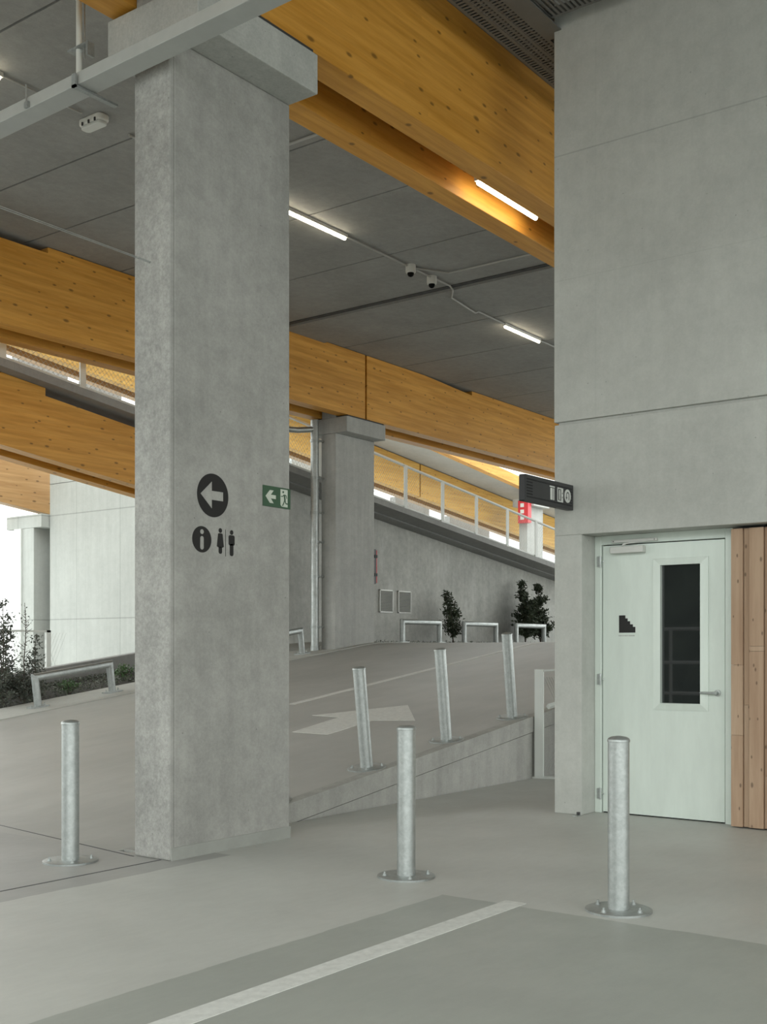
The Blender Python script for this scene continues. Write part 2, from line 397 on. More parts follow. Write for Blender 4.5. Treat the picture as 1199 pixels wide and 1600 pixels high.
# ------------------------------------------------------------------ beams
def beam(label, poly, v0, v1, mat='wood', parent=None, name='timber_beam', split=None, group=None):
    o = MB().prism(poly, v0, v1).build(name, M[mat], bevel=.006)
    return tag(o, label, 'beam', group)
ZB, ZT = 5.775, 6.99
def rect(u0,u1,z0,z1): return [(u0,z0),(u1,z0),(u1,z1),(u0,z1)]
beam('nearest deep orange glulam beam above the foreground column, between it and the right wall', rect(-3,17.1,ZB,6.96), 5.395, 5.64)
beam('orange glulam beam just behind the nearest one, with the batten light against it', rect(-3,17.1,ZB,ZT), 5.995, 6.24)
for (v0,v1,w) in ((13.2,13.45,'near'),(13.84,14.09,'rear')):
    beam('orange glulam beam left of the joint over the middle column, %s one of its pair' % w,
        [(-3,ZB),(17.12,ZB),(17.12,ZT),(9.9,ZT),(9.9,6.91),(5,6.91),(-3,6.91)], v0, v1)
    beam('orange glulam beam right of the joint over the middle column, %s one of its pair' % w,
        [(17.17,ZB),(30,ZB),(30,ZT),(20.9,ZT),(20.9,6.90),(19.1,ZT),(17.17,ZT)], v0, v1)
# sloping pair under the upper ramp, left
def sb(u, d): return slab(u)-d
for (v0,v1,w) in ((14.66,14.9,'near'),(15.25,15.49,'rear')):
    beam('sloping glulam beam under the upper ramp at the left, %s one of its pair' % w,
        [(0,sb(0,1.20)),(15.49,sb(15.49,1.20)),(15.49,sb(15.49,.245)),(10.95,sb(10.95,.245)),(10.95,sb(10.95,.125)),(0,sb(0,.125))], v0, v1)
p0, p1 = at_v(0,786,21.1), at_v(70,804,21.1)
sl = (p1.z-p0.z)/(p1.x-p0.x)
beam('pale glulam beam end resting on the far left column', [(p0.x-6,p0.z-6*sl),(p1.x+.3,p1.z),(p1.x+.3,p1.z+1.5),(p0.x-6,p0.z-6*sl+1.5)], 21.1, 21.35, 'woodp')
# far beams beyond the upper ramp
def fb(u): return 6.96-.1085*(u-29.65)
def ft(u): return 8.07-.1*(u-29.65)
beam('long pale glulam beam beyond the upper ramp, left of its dark vertical joint', [(12,fb(12)),(32.25,fb(32.25)),(32.25,ft(32.25)),(12,ft(12))], 22.5, 22.75, 'woody')
beam('long yellow glulam beam beyond the upper ramp railing, right of its dark joint', [(32.33,fb(32.33)),(46,fb(46)),(46,ft(46)),(32.33,ft(32.33))], 22.5, 22.75, 'woody')
beam('rear glulam beam glimpsed below the far yellow beam', [(12,fb(12)),(46,fb(46)),(46,ft(46)),(12,ft(12))], 23.1, 23.35, 'woodp')
q0, q1 = at_v(710,714,20.62), at_v(806,757,20.62); sl = (q1.z-q0.z)/(q1.x-q0.x)
beam('short brown glulam beam sloping down onto the distant column with the red box',
    [(q0.x-9,q0.z-9*sl),(q1.x+.7,q1.z+.7*sl),(q1.x+.7,q1.z+.7*sl+.36),(q0.x-9,q0.z-9*sl+.36)], 20.62, 20.87, 'wood')
sf = MB().prism([(10,ft(10)+.03),(50,ft(50)+.03),(50,ft(50)+.25),(10,ft(10)+.25)], 21.0, 23.4)
tag(sf.build('deck_slab', M['ground']), 'pale concrete deck soffit seen above the far yellow beam', 'slab')
# grey concrete parapet pieces between upper deck and far beam
for k, (x0,y0,x1,y1,lab) in enumerate(((28,548,106,566,'first from the left'),(132,594,190,612,'just left of the foreground column'),
        (456,712,498,724,'right of the foreground column'),(618,776,671,792,'behind the railing, widest one'),(703,806,765,828,'left of the last railing bay'))):
    V = 25.; a = at_v(x0,y0,V); b = at_v(x1,y1,V); dz = .75 if k in (0,3) else .45
    o = MB().prism([(a.x,a.z-dz),(b.x,b.z-dz),(b.x,b.z),(a.x,a.z)], V, V+.25).build('parapet_block', M['galvd'] if k == 2 else M['slab'])
    tag(o, 'grey concrete parapet block glimpsed under the far beam, '+lab, 'parapet', 'parapet blocks on the far deck')

# ------------------------------------------------------------------ upper ramp slab, retaining wall, pale wall
us_ = MB().prism([(-2,slab(-2)-.12),(46,slab(46)-.12),(46,slab(46)),(-2,slab(-2))], 14.42, 17.0)
us_.prism([(15.9,slab(15.9)-.12),(46,slab(46)-.12),(46,slab(46)),(15.9,slab(15.9))], 17.0, 20.5)
us_.prism([(15.6,slab(15.6)-.15),(46,slab(46)-.15),(46,slab(46)-.1),(15.6,slab(15.6)-.1)], 14.95, 20.4)
usl = us_.build('upper_ramp_slab', M['slab']); tag(usl, 'sloping concrete slab of the upper ramp running down to the right behind the columns', 'slab')
struct(MB().prism([(15.5,-.3),(46,-.3),(46,slab(46)-.155),(15.5,slab(15.5)-.155)], 15.3, 15.6).build('wall_back', M['wallb'], local=True))
ww = MB().box((15.5,15.6,-.3),(15.8,20.6,4.99)).box((15.5,17.05,4.98),(15.8,20.6,6.2)).build('wall_left', M['wallw']); struct(ww)

# ------------------------------------------------------------------ railing on the upper ramp
rl = thing('deck_railing', 'white steel railing with mesh infill along the edge of the upper ramp', 'railing', (20.2,14.5,slab(20.2)))
ra, rb = 5.7, 33
MB().prism([(ra,slab(ra)+.93),(rb,slab(rb)+.93),(rb,slab(rb)+.965),(ra,slab(ra)+.965)], 14.46, 14.53).build('top_rail', M['white'], rl)
MB().prism([(ra,slab(ra)+.03),(rb,slab(rb)+.03),(rb,slab(rb)+.06),(ra,slab(ra)+.06)], 14.48, 14.51).build('bottom_rail', M['white'], rl)
k = -10
while True:
    u = 20.2+1.45*k; k += 1
    if u > 33: break
    if u < ra: continue
    MB().box((u-.055,14.45,slab(u)-.01),(u+.055,14.475,slab(u)+.95)).build('post', M['white'], rl)
ms = MB(); pitch = .09
def wire(b, p, q, r):
    p, q = Vector(p), Vector(q); d = (q-p).normalized(); a = d.cross(Vector((0,1,0))).normalized()*r; c = Vector((0,r,0))
    b.add([p+a,p+c,p-a,p-c,q+a,q+c,q-a,q-c], [(0,1,5,4),(1,2,6,5),(2,3,7,6),(3,0,4,7)])
u = ra
while u < rb-.95:
    wire(ms, (u,14.495,slab(u)+.05), (u+.9,14.495,slab(u+.9)+.94), .0028)
    wire(ms, (u,14.492,slab(u)+.94), (u+.9,14.492,slab(u+.9)+.05), .0028); u += pitch
tag(ms.build('mesh_infill', M['tray'], rl), 'fine diamond wire mesh')

# ------------------------------------------------------------------ right wall with the door recess
U0 = 8.71
wr = MB()
wr.box((U0,-9,3.345),(9.6,4.67,7.0)); wr.box((U0+.004,-9,2.374),(9.6,4.668,3.322)); wr.box((U0+.03,-9,3.30),(9.6,4.64,3.36))
wr.box((U0+.004,4.41,0),(9.6,4.668,2.374)); wr.box((9.02,-9,0),(9.6,4.409,2.373))
wrm = concrete('right_wall_concrete', (.46,.465,.435), .09, .03, .03, .7,
    joints=((2,5.62,.006,.8),(2,4.55,.004,.93),(1,4.28,.004,.95)))
wro = struct(wr.build('wall_right', wrm, local=True, bevel=.006))

door = bpy.data.objects.new('door_1', None); COL.objects.link(door); door.location = (8.97,3.8,0); struct(door)
FR = 8.955
MB().box((FR,4.345,0),(9.015,4.408,2.372)).box((FR,3.20,0),(9.015,3.262,2.372)).box((FR+.001,3.262,2.296),(9.03,4.345,2.374)).build('door_frame', M['door'], door, bevel=.004)
lf = MB(); a0,a1,z0,z1 = 3.27,4.337,.012,2.288; h0,h1,k0,k1 = 3.468,3.81,.957,2.10
for (y0,y1,q0,q1) in ((a0,h0,z0,z1),(h1,a1,z0,z1),(h0,h1,z0,k0),(h0,h1,k1,z1)): lf.box((8.97,y0,q0),(9.012,y1,q1))
leaf = lf.build('door_leaf', M['door'], door)
tag(MB().box((9.0,a0-.01,.0),(9.018,a1+.01,2.30)).build('door_seal', M['hole'], door), 'black seal gap around the leaf')
gf = MB(); o0,o1,w0,w1 = 3.404,3.88,.898,2.158
# horizontals then verticals, bevelled towards the glass
(a,bb,c,d),(e,f,g,h) = (o0,o1,w0,w1),(h0,h1,k0,k1)
for poly, ix in (([(a,c),(bb,c),(f,g),(e,g)],(0,1)),([(a,d),(bb,d),(f,h),(e,h)],(0,1)),([(a,c),(a,d),(e,h),(e,g)],(0,1)),([(bb,c),(bb,d),(f,h),(f,g)],(0,1))):
    vs = [(8.963 if i in ix else 8.950, poly[i][0], poly[i][1]) for i in range(4)]
    gf.add(vs+[(8.972,v[1],v[2]) for v in vs], [(0,1,2,3),(7,6,5,4),(0,4,5,1),(1,5,6,2),(2,6,7,3),(3,7,4,0)])
tag(gf.build('glazing_frame', M['door'], leaf), 'mitred metal frame around the glass')
tag(MB().box((8.992,h0-.01,k0-.01),(8.998,h1+.01,k1+.01)).build('glass_pane', M['glass'], leaf), 'dark reflecting glass')
hd = MB(); hy, hz = 3.328, 1.05
ring = [(.026,0),(.026,.008),(.02,.012)]
hb = MB().lathe([(.0265,0),(.0265,.009),(.012,.010),(.012,.05),(.011,.052)], n=24)
hv = [(8.97-v[2], hy+v[0], hz+v[1]) for v in hb.v]; hb.v = hv
hb.tube([(8.925,hy,hz),(8.925,hy+.03,hz),(8.927,hy+.13,hz)], [.010,.010,.009], 12)
tag(hb.build('door_handle', M['galv'], leaf, smooth=True), 'satin steel lever handle')
# stair symbol on the leaf
sx = [0,.39,.53,.68,.85,1.0]; sy = [1.0,.82,.66,.48,.33]
poly = [(4.188,1.543)]; W = 4.188-4.039; H = .148
pts = [(0,0),(0,1)]
for i in range(5): pts += [(sx[i+1],sy[i])]+([(sx[i+1],sy[i+1])] if i < 4 else [])
pts += [(1,0)]
tag(MB().prism([(4.188-x*W, 1.543+y*H) for x,y in pts], 8.9685, 8.970, 'x').build('stair_pictogram', M['black'], leaf), 'black stepped stair symbol')
tx = MB(); y = 4.192
for wd in (5,2,4,1,8):           # a line of lettering too small to read
    for c_ in range(wd):
        tx.box((8.9688,y-.0048,1.513),(8.970,y,1.5215 if c_%3 else 1.523)); y -= .0066
    y -= .004
tag(tx.build('caption_lettering', M['grey'], leaf), 'tiny illegible caption')
for hz0 in (2.155,1.145,.165):
    hg = MB().tube([(8.948,4.352,hz0-.05),(8.948,4.352,hz0+.05)], .009, 12).box((8.95,4.345,hz0-.045),(8.957,4.385,hz0+.045)).tube([(8.95,4.33,hz0),(8.94,4.318,hz0)], .006, 8)
    hg.build('hinge', M['galv'], door)
cl = MB().box((8.905,3.945,2.215),(8.97,4.245,2.272)); dc = cl.build('door_closer', M['vent'], door, bevel=.004)
MB().box((8.925,3.83,2.305),(8.956,4.24,2.330)).build('closer_rail', M['vent'], door, bevel=.003)
MB().prism([(4.15,2.272),(4.13,2.30),(3.86,2.318),(3.86,2.308),(4.10,2.292)], 8.928,8.936,'x').build('closer_arm', M['vent'], door)
for yy in (3.85,4.22):
    MB().box((8.921,yy-.004,2.313),(8.926,yy+.004,2.321)).build('screw', M['dark'], door)
# timber cladding boards
cd = thing('timber_cladding', 'vertical brown timber board cladding to the right of the metal door', 'cladding', (8.9,2.3,0))
y = 3.165; seq = [(.094,0),(.046,.022),(.113,0),(.046,.022)]; i = 0
rnd = random.Random(3)
while y > .9:
    w, rec = seq[i%4]; cuts = sorted(rnd.uniform(.3,2.1) for _ in range(1 if i%2 else 2)); zz = [.012]+cuts+[2.35]
    b = MB()
    for a in range(len(zz)-1):
        b.box((8.82+rec, y-w+.003, zz[a]+(.001 if a else 0)),(8.86+rec, y, zz[a+1]-.001), (a+i)%2)
    b.build('board', [M['clad'],M['clad2']], cd); y -= w+.002; i += 1
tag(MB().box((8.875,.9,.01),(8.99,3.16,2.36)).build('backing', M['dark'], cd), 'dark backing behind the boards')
# small steel foot at the wall corner
ft_ = thing('anchor_bracket', 'tiny bent steel bracket on the floor at the corner of the door recess', 'bracket', (8.68,4.43,0))
MB().box((8.62,4.40,0),(8.70,4.45,.006)).build('plate', M['galv'], ft_)
MB().tube([(8.68,4.425,.006),(8.68,4.425,.03)], .015, 8).build('bolt', M['dark'], ft_)

# ------------------------------------------------------------------ pictograms on the column
VF = 5.636
def face(poly, name, mat, par, d=.0015, label=None, base=0.):
    o = MB().prism(poly, VF-d-base, VF-base).build(name, M[mat], par)
    if label: o['label'] = label
    return o
def circ(cu, cz, r, n=48, ru=None): return [(cu+(ru or r)*math.cos(2*math.pi*k/n), cz+r*math.sin(2*math.pi*k/n)) for k in range(n)]
def rrect(u0,u1,z0,z1,r,n=6):
    p = []
    for (cu,cz,a0) in ((u1-r,z0+r,-90),(u1-r,z1-r,0),(u0+r,z1-r,90),(u0+r,z0+r,180)):
        for k in range(n+1):
            a = math.radians(a0+90*k/n); p.append((cu+r*math.cos(a), cz+r*math.sin(a)))
    return p
def w1(px,py): q = at_v(px,py,VF); return (q.x,q.z)
ar = face(circ(5.589,2.462,.15), 'arrow_disc', 'black', C1, label='black disc with a left arrow')
cu, cz = 5.589, 2.462
face([(cu-.118,cz+.002),(cu-.012,cz+.094),(cu-.012,cz+.031),(cu+.097,cz+.031),(cu+.097,cz-.031),(cu-.012,cz-.031),(cu-.012,cz-.090)], 'arrow', 'col', ar, .001, base=.0015)
inf = face(circ(5.484,2.152,.09), 'information_disc', 'black', C1, label='black disc with a letter i')
face(circ(5.484,2.152+.052,.0165,24), 'dot', 'col', inf, .001, base=.0015)
face(rrect(5.484-.016,5.484+.016,2.152-.07,2.152+.022,.0155), 'stroke', 'col', inf, .001, base=.0015)
def figure(cu, zt, female):
    b = MB()
    def add(p): b.prism(p, VF-.0015, VF)
    add(circ(cu,zt-.0165,.0165,24))
    if female:
        p = [(cu-.022,zt-.04),(cu-.012,zt-.036),(cu+.012,zt-.036),(cu+.022,zt-.04),(cu+.027,zt-.08),(cu+.034,zt-.128),(cu+.017,zt-.136),(cu-.017,zt-.136),(cu-.034,zt-.128),(cu-.027,zt-.08)]
        add(p)
        add(rrect(cu-.0165,cu+.0165,zt-.178,zt-.128,.014))
    else:
        add(rrect(cu-.030,cu+.030,zt-.108,zt-.036,.014)); add(rrect(cu-.018,cu+.018,zt-.182,zt-.095,.015))
    return b
tag(figure(5.661,2.243,True).build('woman_pictogram', M['black'], C1), 'black female figure symbol')
tag(figure(5.772,2.238,False).build('man_pictogram', M['black'], C1), 'black male figure symbol')
face(rect(5.710,5.7135,2.050,2.237), 'divider_line', 'black', C1, label='thin black divider')
# exit sign
ex = thing('exit_sign', 'green emergency exit sign with arrow and running figure on the foreground column', 'sign', (6.24,5.63,2.44))
U0s,U1s,Z0s,Z1s = 6.090,6.388,2.443,2.594
MB().box((U0s,VF-.006,Z0s),(U1s,VF-.0,Z1s)).build('panel', M['green'], ex)
def P(x,y): return (U0s+(U1s-U0s)*x, Z0s+(Z1s-Z0s)*y)      # 0..1 across the sign
pn = [(.085,.49),(.24,.80),(.375,.80),(.275,.58),(.455,.58),(.455,.40),(.275,.40),(.375,.18),(.24,.18)]
b = MB().prism([P(*q) for q in pn], VF-.0075, VF-.006); b.build('arrow_symbol', M['signg'], ex)
MB().prism([P(.63,.93),(P(.89,.93)),P(.89,.08),P(.68,.08),P(.63,.16)], VF-.0075, VF-.006).build('doorway_symbol', M['signg'], ex)
rn = MB()
def rp_(pts, w):
    for (a, b2) in zip(pts[:-1], pts[1:]):
        A, B = Vector(P(*a)), Vector(P(*b2)); d = (B-A).normalized(); n_ = Vector((-d.y,d.x))*w
        rn.prism([tuple(A+n_),tuple(B+n_),tuple(B-n_),tuple(A-n_)], VF-.0088, VF-.0074)
rn.prism(circ(*P(.725,.80),.0085,16), VF-.0088, VF-.0074)
rp_([(.765,.66),(.79,.42)], .0075); rp_([(.76,.68),(.70,.58),(.64,.58)], .0032); rp_([(.775,.67),(.835,.64),(.86,.50)], .0035)
rp_([(.785,.44),(.755,.30),(.70,.12)], .0042); rp_([(.79,.44),(.82,.25),(.92,.24)], .0042); 
rn.build('running_figure', M['green'], ex)

# ------------------------------------------------------------------ projecting sign
ps = thing('projecting_sign', 'black perforated sign box projecting from the right wall with white pictograms', 'sign', (8.69,4.51,2.585))
sx0,sx1,sz0,sz1 = 7.885,8.70,2.580,2.790; sv = 4.485
MB().box((sx0+.004,sv+.006,sz0+.004),(sx1,sv+.05,sz1-.004)).build('inner_box', M['hole'], ps)
pf = MB(); n1, n2 = 41, 9; cw = (sx1-sx0)/n1; chh = (sz1-sz0)/n2
for i in range(n1):
    for j in range(n2):
        x = sx0+i*cw; z = sz0+j*chh
        hol = (j in (1,n2-2) and 1 <= i < n1-1) or (1 <= j < n2-1 and (1 <= i <= 5 or i in (n1-3,n1-2)))
        if not hol: pf.add([(x,sv,z),(x+cw,sv,z),(x+cw,sv,z+chh),(x,sv,z+chh)], [(0,1,2,3)]); continue
        a, c_ = cw*.24, chh*.22
        pf.add([(x,sv,z),(x+cw,sv,z),(x+cw,sv,z+chh),(x,sv,z+chh),(x+a,sv,z+c_),(x+cw-a,sv,z+c_),(x+cw-a,sv,z+chh-c_),(x+a,sv,z+chh-c_)],
            [(0,1,5,4),(1,2,6,5),(2,3,7,6),(3,0,4,7)])
pfo = pf.build('perforated_face', M['blackm'], ps)
so = pfo.modifiers.new('thick','SOLIDIFY'); so.thickness = .004; so.offset = 0
MB().box((sx0,sv,sz0),(sx0+.004,sv+.055,sz1)).box((sx0,sv,sz1-.004),(sx1,sv+.055,sz1)).box((sx0,sv,sz0),(sx1,sv+.055,sz0+.004)).build('casing', M['blackm'], ps)
MB().box((8.70,4.49,2.585),(8.712,4.535,2.785)).build('mounting_plate', M['blackm'], ps)
def sgn(px,py): q = at_v(px,py,sv-.002); return (q.x,q.z)
def Q(x,z): return (sx0+(sx1-sx0)*x, sz0+(sz1-sz0)*z)
g = MB()
g.prism([Q(.49,.78),Q(.595,.78),Q(.595,.73),Q(.49,.73)], sv-.0045, sv-.002)
g.prism([Q(.505,.70),Q(.548,.70),Q(.548,.24),Q(.505,.24)], sv-.0045, sv-.002)
g.prism([Q(.565,.70),Q(.585,.70),Q(.585,.24),Q(.565,.24)], sv-.0045, sv-.002)
g.build('escalator_pictogram', M['signw'], ps)
g = MB().prism([Q(.655,.78),Q(.775,.78),Q(.775,.22),Q(.655,.22)], sv-.0045, sv-.002); lt = g.build('lift_pictogram', M['signw'], ps)
g = MB(); g.prism([Q(.668,.73),Q(.73,.73),Q(.73,.27),Q(.668,.27)], sv-.0055, sv-.0045); g.prism([Q(.748,.55),Q(.765,.55),Q(.7565,.62)], sv-.0055, sv-.0045); g.prism([Q(.748,.44),Q(.765,.44),Q(.7565,.37)], sv-.0055, sv-.0045)
g.build('lift_car_mark', M['blackm'], lt)
g = MB().prism([Q(.688,.70),Q(.708,.70),Q(.712,.60),Q(.708,.30),Q(.688,.30),Q(.684,.60)], sv-.0065, sv-.0055); g.build('lift_figure_mark', M['signw'], lt)
cQ = Q(.875,.52); g = MB().prism(circ(*cQ,.056), sv-.0045, sv-.002); ut = g.build('turnback_disc', M['signw'], ps)
arc = [(cQ[0]+.022*math.cos(a), cQ[1]+.008+.022*math.sin(a)) for a in [math.pi*k/12 for k in range(13)]]
pth = [(cQ[0]+.022,cQ[1]-.033)]+arc+[(cQ[0]-.022,cQ[1]-.012)]
g = MB()
for a, b2 in zip(pth[:-1], pth[1:]):
    A, B = Vector(a), Vector(b2); d = (B-A).normalized(); n_ = Vector((-d.y,d.x))*.0045
    g.prism([tuple(A+n_),tuple(B+n_),tuple(B-n_),tuple(A-n_)], sv-.0058, sv-.0044)
g.prism([(cQ[0]-.036,cQ[1]-.010),(cQ[0]-.008,cQ[1]-.010),(cQ[0]-.022,cQ[1]-.034)], sv-.0058, sv-.0044)
g.build('turnback_arrow', M['blackm'], ut)

# ------------------------------------------------------------------ bollards
def bollard(label, h=.935):
    t = thing('bollard', label, 'bollard', (0,0,0), 'galvanised bollards')
    MB().lathe([(.057,.01),(.057,h-.028),(.0565,h-.028)], n=40).build('tube', M['galv'], t, smooth=True, local=True)
    tag(MB().lathe([(.060,h-.030),(.061,h-.020),(.056,h-.010),(.040,h-.002),(.012,h+.003),(.003,h+.003)], n=40).build('cap', M['galvd'], t, smooth=True, local=True), 'slightly domed welded cap')
    bp = MB().lathe([(.178,0),(.178,.011),(.174,.013),(.058,.013)], n=56).build('base_plate', M['galvd'], t, smooth=True, local=True)
    for k in range(4):
        a = math.radians(35+90*k); c_ = (.135*math.cos(a), .135*math.sin(a), 0)
        MB().lathe([(.016,.012),(.016,.015),(.0105,.015),(.0105,.026),(.006,.027),(.006,.038),(.003,.039)], c=c_, n=10).build('bolt', M['galv'], bp, local=True)
    return t
tilt = -math.atan(SL)
spots = [(at_z(110,1346,0).xy,0,'galvanised steel bollard at the left, in front of the ramp foot'),
    (at_z(635,1370,0).xy,0,'galvanised steel bollard on the level floor, centre of the photo'),
    (at_z(967,1423,0).xy,0,'galvanised steel bollard on the level floor in front of the metal door'),
    ((6.92,6.32),1,'galvanised steel bollard on the ramp hidden behind the foreground column'),
    ((8.22,6.32),1,'leaning galvanised bollard on the ramp nearest the foreground column'),
    ((9.53,6.32),1,'leaning galvanised bollard on the ramp, middle of the visible three'),
    ((10.83,6.32),1,'leaning galvanised bollard on the ramp nearest the white fence post')]
proto = None
for i, (xy, on, lab) in enumerate(spots):
    if proto is None: proto = o = bollard(lab)
    else: o = copy_tree(proto); o['label'] = lab
    o.location = (xy[0], xy[1], ramp(xy[0])+.001 if on else 0)
    o.rotation_euler = (0, tilt if on else 0, random.uniform(0,1.2) if not on else 0)

# ------------------------------------------------------------------ hoop barriers
def hoop(lab, w=1.36, h=.43):
    t = thing('hoop_barrier', lab, 'barrier', (0,0,0), 'low galvanised hoop barriers')
    MB().tube([(0,0,.01),(0,0,h),(w,0,h),(w,0,.01)], .055, 24).build('tube_frame', M['galvd'], t, smooth=True, local=True)
    for x in (0,w):
        bp = MB().prism(rrect(x-.15,x+.15,-.10,.10,.05), 0,.018,'z').build('base_plate', M['galvd'], t, local=True)
        for dx in (-.115,.115):
            MB().lathe([(.014,.018),(.014,.03),(.007,.031),(.007,.055)], c=(x+dx,0,0), n=8).build('bolt', M['galv'], bp, local=True)
    return t
hp = None
for (u, lab) in ((10.12,'low galvanised hoop barrier beside the planted strip at the left'),
        (14.55,'low galvanised hoop barrier half hidden, just right of the foreground column'),
        (19.05,'low galvanised hoop barrier at the ramp top under the two vents'),
        (21.4,'low galvanised hoop barrier at the ramp top between the slim shrub and the bushy pair'),
        (23.7,'low galvanised hoop barrier at the ramp top in front of the bushy shrubs')):
    if hp is None: hp = o = hoop(lab)
    else: o = copy_tree(hp); o['label'] = lab
    o.location = (u, 13.72, ramp(u)+.012); o.rotation_euler = (0, (tilt if u < 16.3 else 0), 0)

# ------------------------------------------------------------------ lights, conduits, cameras
def batten(u0, u1, v, z, lab, drop=0):
    t = thing('batten_light', lab, 'light', ((u0+u1)/2, v, z), 'linear batten lights')
    MB().box((u0-.03,v-.03,z-.045),(u1+.03,v+.03,z)).build('housing', M['lampb'], t)
    MB().tube([(u0,v,z-.06),(u1,v,z-.06)], .022, 14).build('diffuser', M['tubel'], t)
    return t
batten(5.2,6.63,9.6,7.0,'white batten light at the far left edge of the ceiling')
batten(10.55,12.0,9.6,7.0,'white batten light emerging right of the foreground column top')
batten(16.93,18.12,10.02,7.0,'white batten light near the right wall, beyond the dome cameras')
t = batten(9.3,10.42,5.80,5.935,'batten light glowing between the two nearest glulam beams')
for u in (9.4,10.2): MB().box((u,5.64,5.90),(u+.06,5.77,5.93)).build('bracket', M['dark'], t)
def conduit(pts, lab, r=.012, mat='grey'):
    o = MB().tube(pts, r, 8).build('conduit', M[mat]); return tag(o, lab, 'conduit')
conduit([(12.05,9.6,6.975),(13.9,9.62,6.975),(14.6,9.62,6.975),(14.68,9.62,6.93),(15.0,9.85,6.93),(15.9,9.98,6.93),(16.0,9.98,6.975),(16.85,10.0,6.975)],'grey conduit on the ceiling running past the two dome cameras between the batten lights',.014)
conduit([(18.2,10.02,6.975),(24,10.02,6.975)],'grey conduit on the ceiling to the right of the last batten light',.014)
conduit([(9.45,7.0,6.975),(9.45,9.9,6.975)],'short grey conduit on the ceiling just right of the foreground column',.016)
conduit([(13.6,9.6,6.975),(14.1,9.3,6.975),(14.13,6.3,6.975)],'grey conduit crossing the ceiling from the cameras to the orange beam',.014)
conduit([(6.66,9.6,6.98),(6.9,9.6,6.98),(7.35,9.6,6.97),(7.62,9.6,6.98)],'dark cable and conduit between the left batten and the emergency light',.010)
conduit([(8.25,9.6,6.98),(9.3,9.6,6.975)],'grey conduit right of the emergency light, ending at the foreground column',.014)
for (px,py,lab) in ((642,414,'white dome camera on the ceiling, the left of the two'),(675,432,'white dome camera on the ceiling, the right of the two')):
    q = at_z(px,py,7.0)
    Z = 5.6*F/(HZ-py); r = (px-CX)/F; q = Vector((Z*(CU+SU*r), Z*(SU-CU*r), 7))
    t = thing('dome_camera', lab, 'camera', (q.x,q.y,6.99), 'dome cameras')
    MB().lathe([(.075,0),(.075,-.10),(.07,-.115),(.05,-.118)], c=(q.x,q.y,7.0), n=24).build('housing', M['lampb'], t, smooth=True)
    MB().lathe([(.05,-.115),(.045,-.145),(.03,-.165),(.008,-.175)], c=(q.x,q.y,7.0), n=20).build('dome', M['hole'], t, smooth=True)
# emergency light
em = thing('emergency_light', 'white oblong emergency light on the ceiling at the left', 'light', (7.8,9.6,6.9))
b = MB().prism(rrect(7.72,7.87,9.44,9.80,.05), 6.93, 7.0, 'z'); b.build('body', M['lampb'], em, bevel=.015)
MB().prism(rrect(7.735,7.855,9.46,9.78,.045), 6.895, 6.93, 'z').build('cover', M['white'], em, bevel=.01)
for y in (9.5,9.6,9.7): MB().box((7.71,y,6.915),(7.72,y+.02,6.95)).build('clip', M['dark'], em)
# wires
for (dz,dv,lab) in ((0,0,'thin steel wire tied to the left side of the foreground column, upper strand'),(-.018,.02,'thin steel wire tied to the left side of the foreground column, lower strand')):
    o = MB().tube([(-2,5.82+dv,4.07+dz),(5.19,5.82+dv*.3,4.0+dz*.3)], .0025, 6).build('steel_wire', M['galv']); tag(o, lab, 'wire', 'wires at the column')
# ------------------------------------------------------------------ crossing channel at upper left
ch = thing('steel_channel', 'pale steel channel crossing in front of the top of the foreground column', 'channel', (5.03,6,5.2))
v0, v1 = 1.2, 12.8
def zc(v): return 5.325-.0115*(v-3.5)*1.6
b = MB(); vs = []
for v in (v0,v1): vs += [(4.96,v,zc(v)-.035),(5.12,v,zc(v)-.035),(5.12,v,zc(v)+.05),(4.96,v,zc(v)+.05)]
b.add(vs, [(0,1,5,4),(1,2,6,5),(2,3,7,6),(3,0,4,7),(0,3,2,1),(4,5,6,7)]); b.build('profile', M['tray'], ch, bevel=.004)
# hangers and clamps on it
z_ = zc(6.84)
MB().tube([(4.945,6.84,z_-.02),(4.945,6.84,z_+.13)], .006, 8).box((4.94,6.82,z_-.03),(4.96,6.86,z_+.01)).build('threaded_rod', M['galvd'], ch)
MB().box((4.93,6.28,zc(6.3)-.06),(5.30,6.32,zc(6.3)-.045)).box((4.93,6.28,zc(6.3)-.06),(4.945,6.32,zc(6.3)+.03)).build('bracket', M['galvd'], ch)
pz = thing('ceiling_pipe', 'white vertical pipe hanging from the ceiling down to the steel channel', 'pipe', (5.2,6.62,5.3))
MB().tube([(5.16,6.53,zc(6.6)+.04),(5.16,6.53,7.0)], .021, 14).tube([(5.16,6.53,5.98),(5.16,6.53,6.02)], .026, 14).build('tube', M['white'], pz, smooth=True)
MB().tube([(5.16,6.47,5.55),(5.16,6.47,7.0)], .005, 8).build('threaded_rod', M['galvd'], pz)
MB().box((5.13,6.42,5.63),(5.19,6.62,5.645)).box((5.13,6.40,5.55),(5.19,6.42,5.645)).build('clamp', M['galvd'], pz)

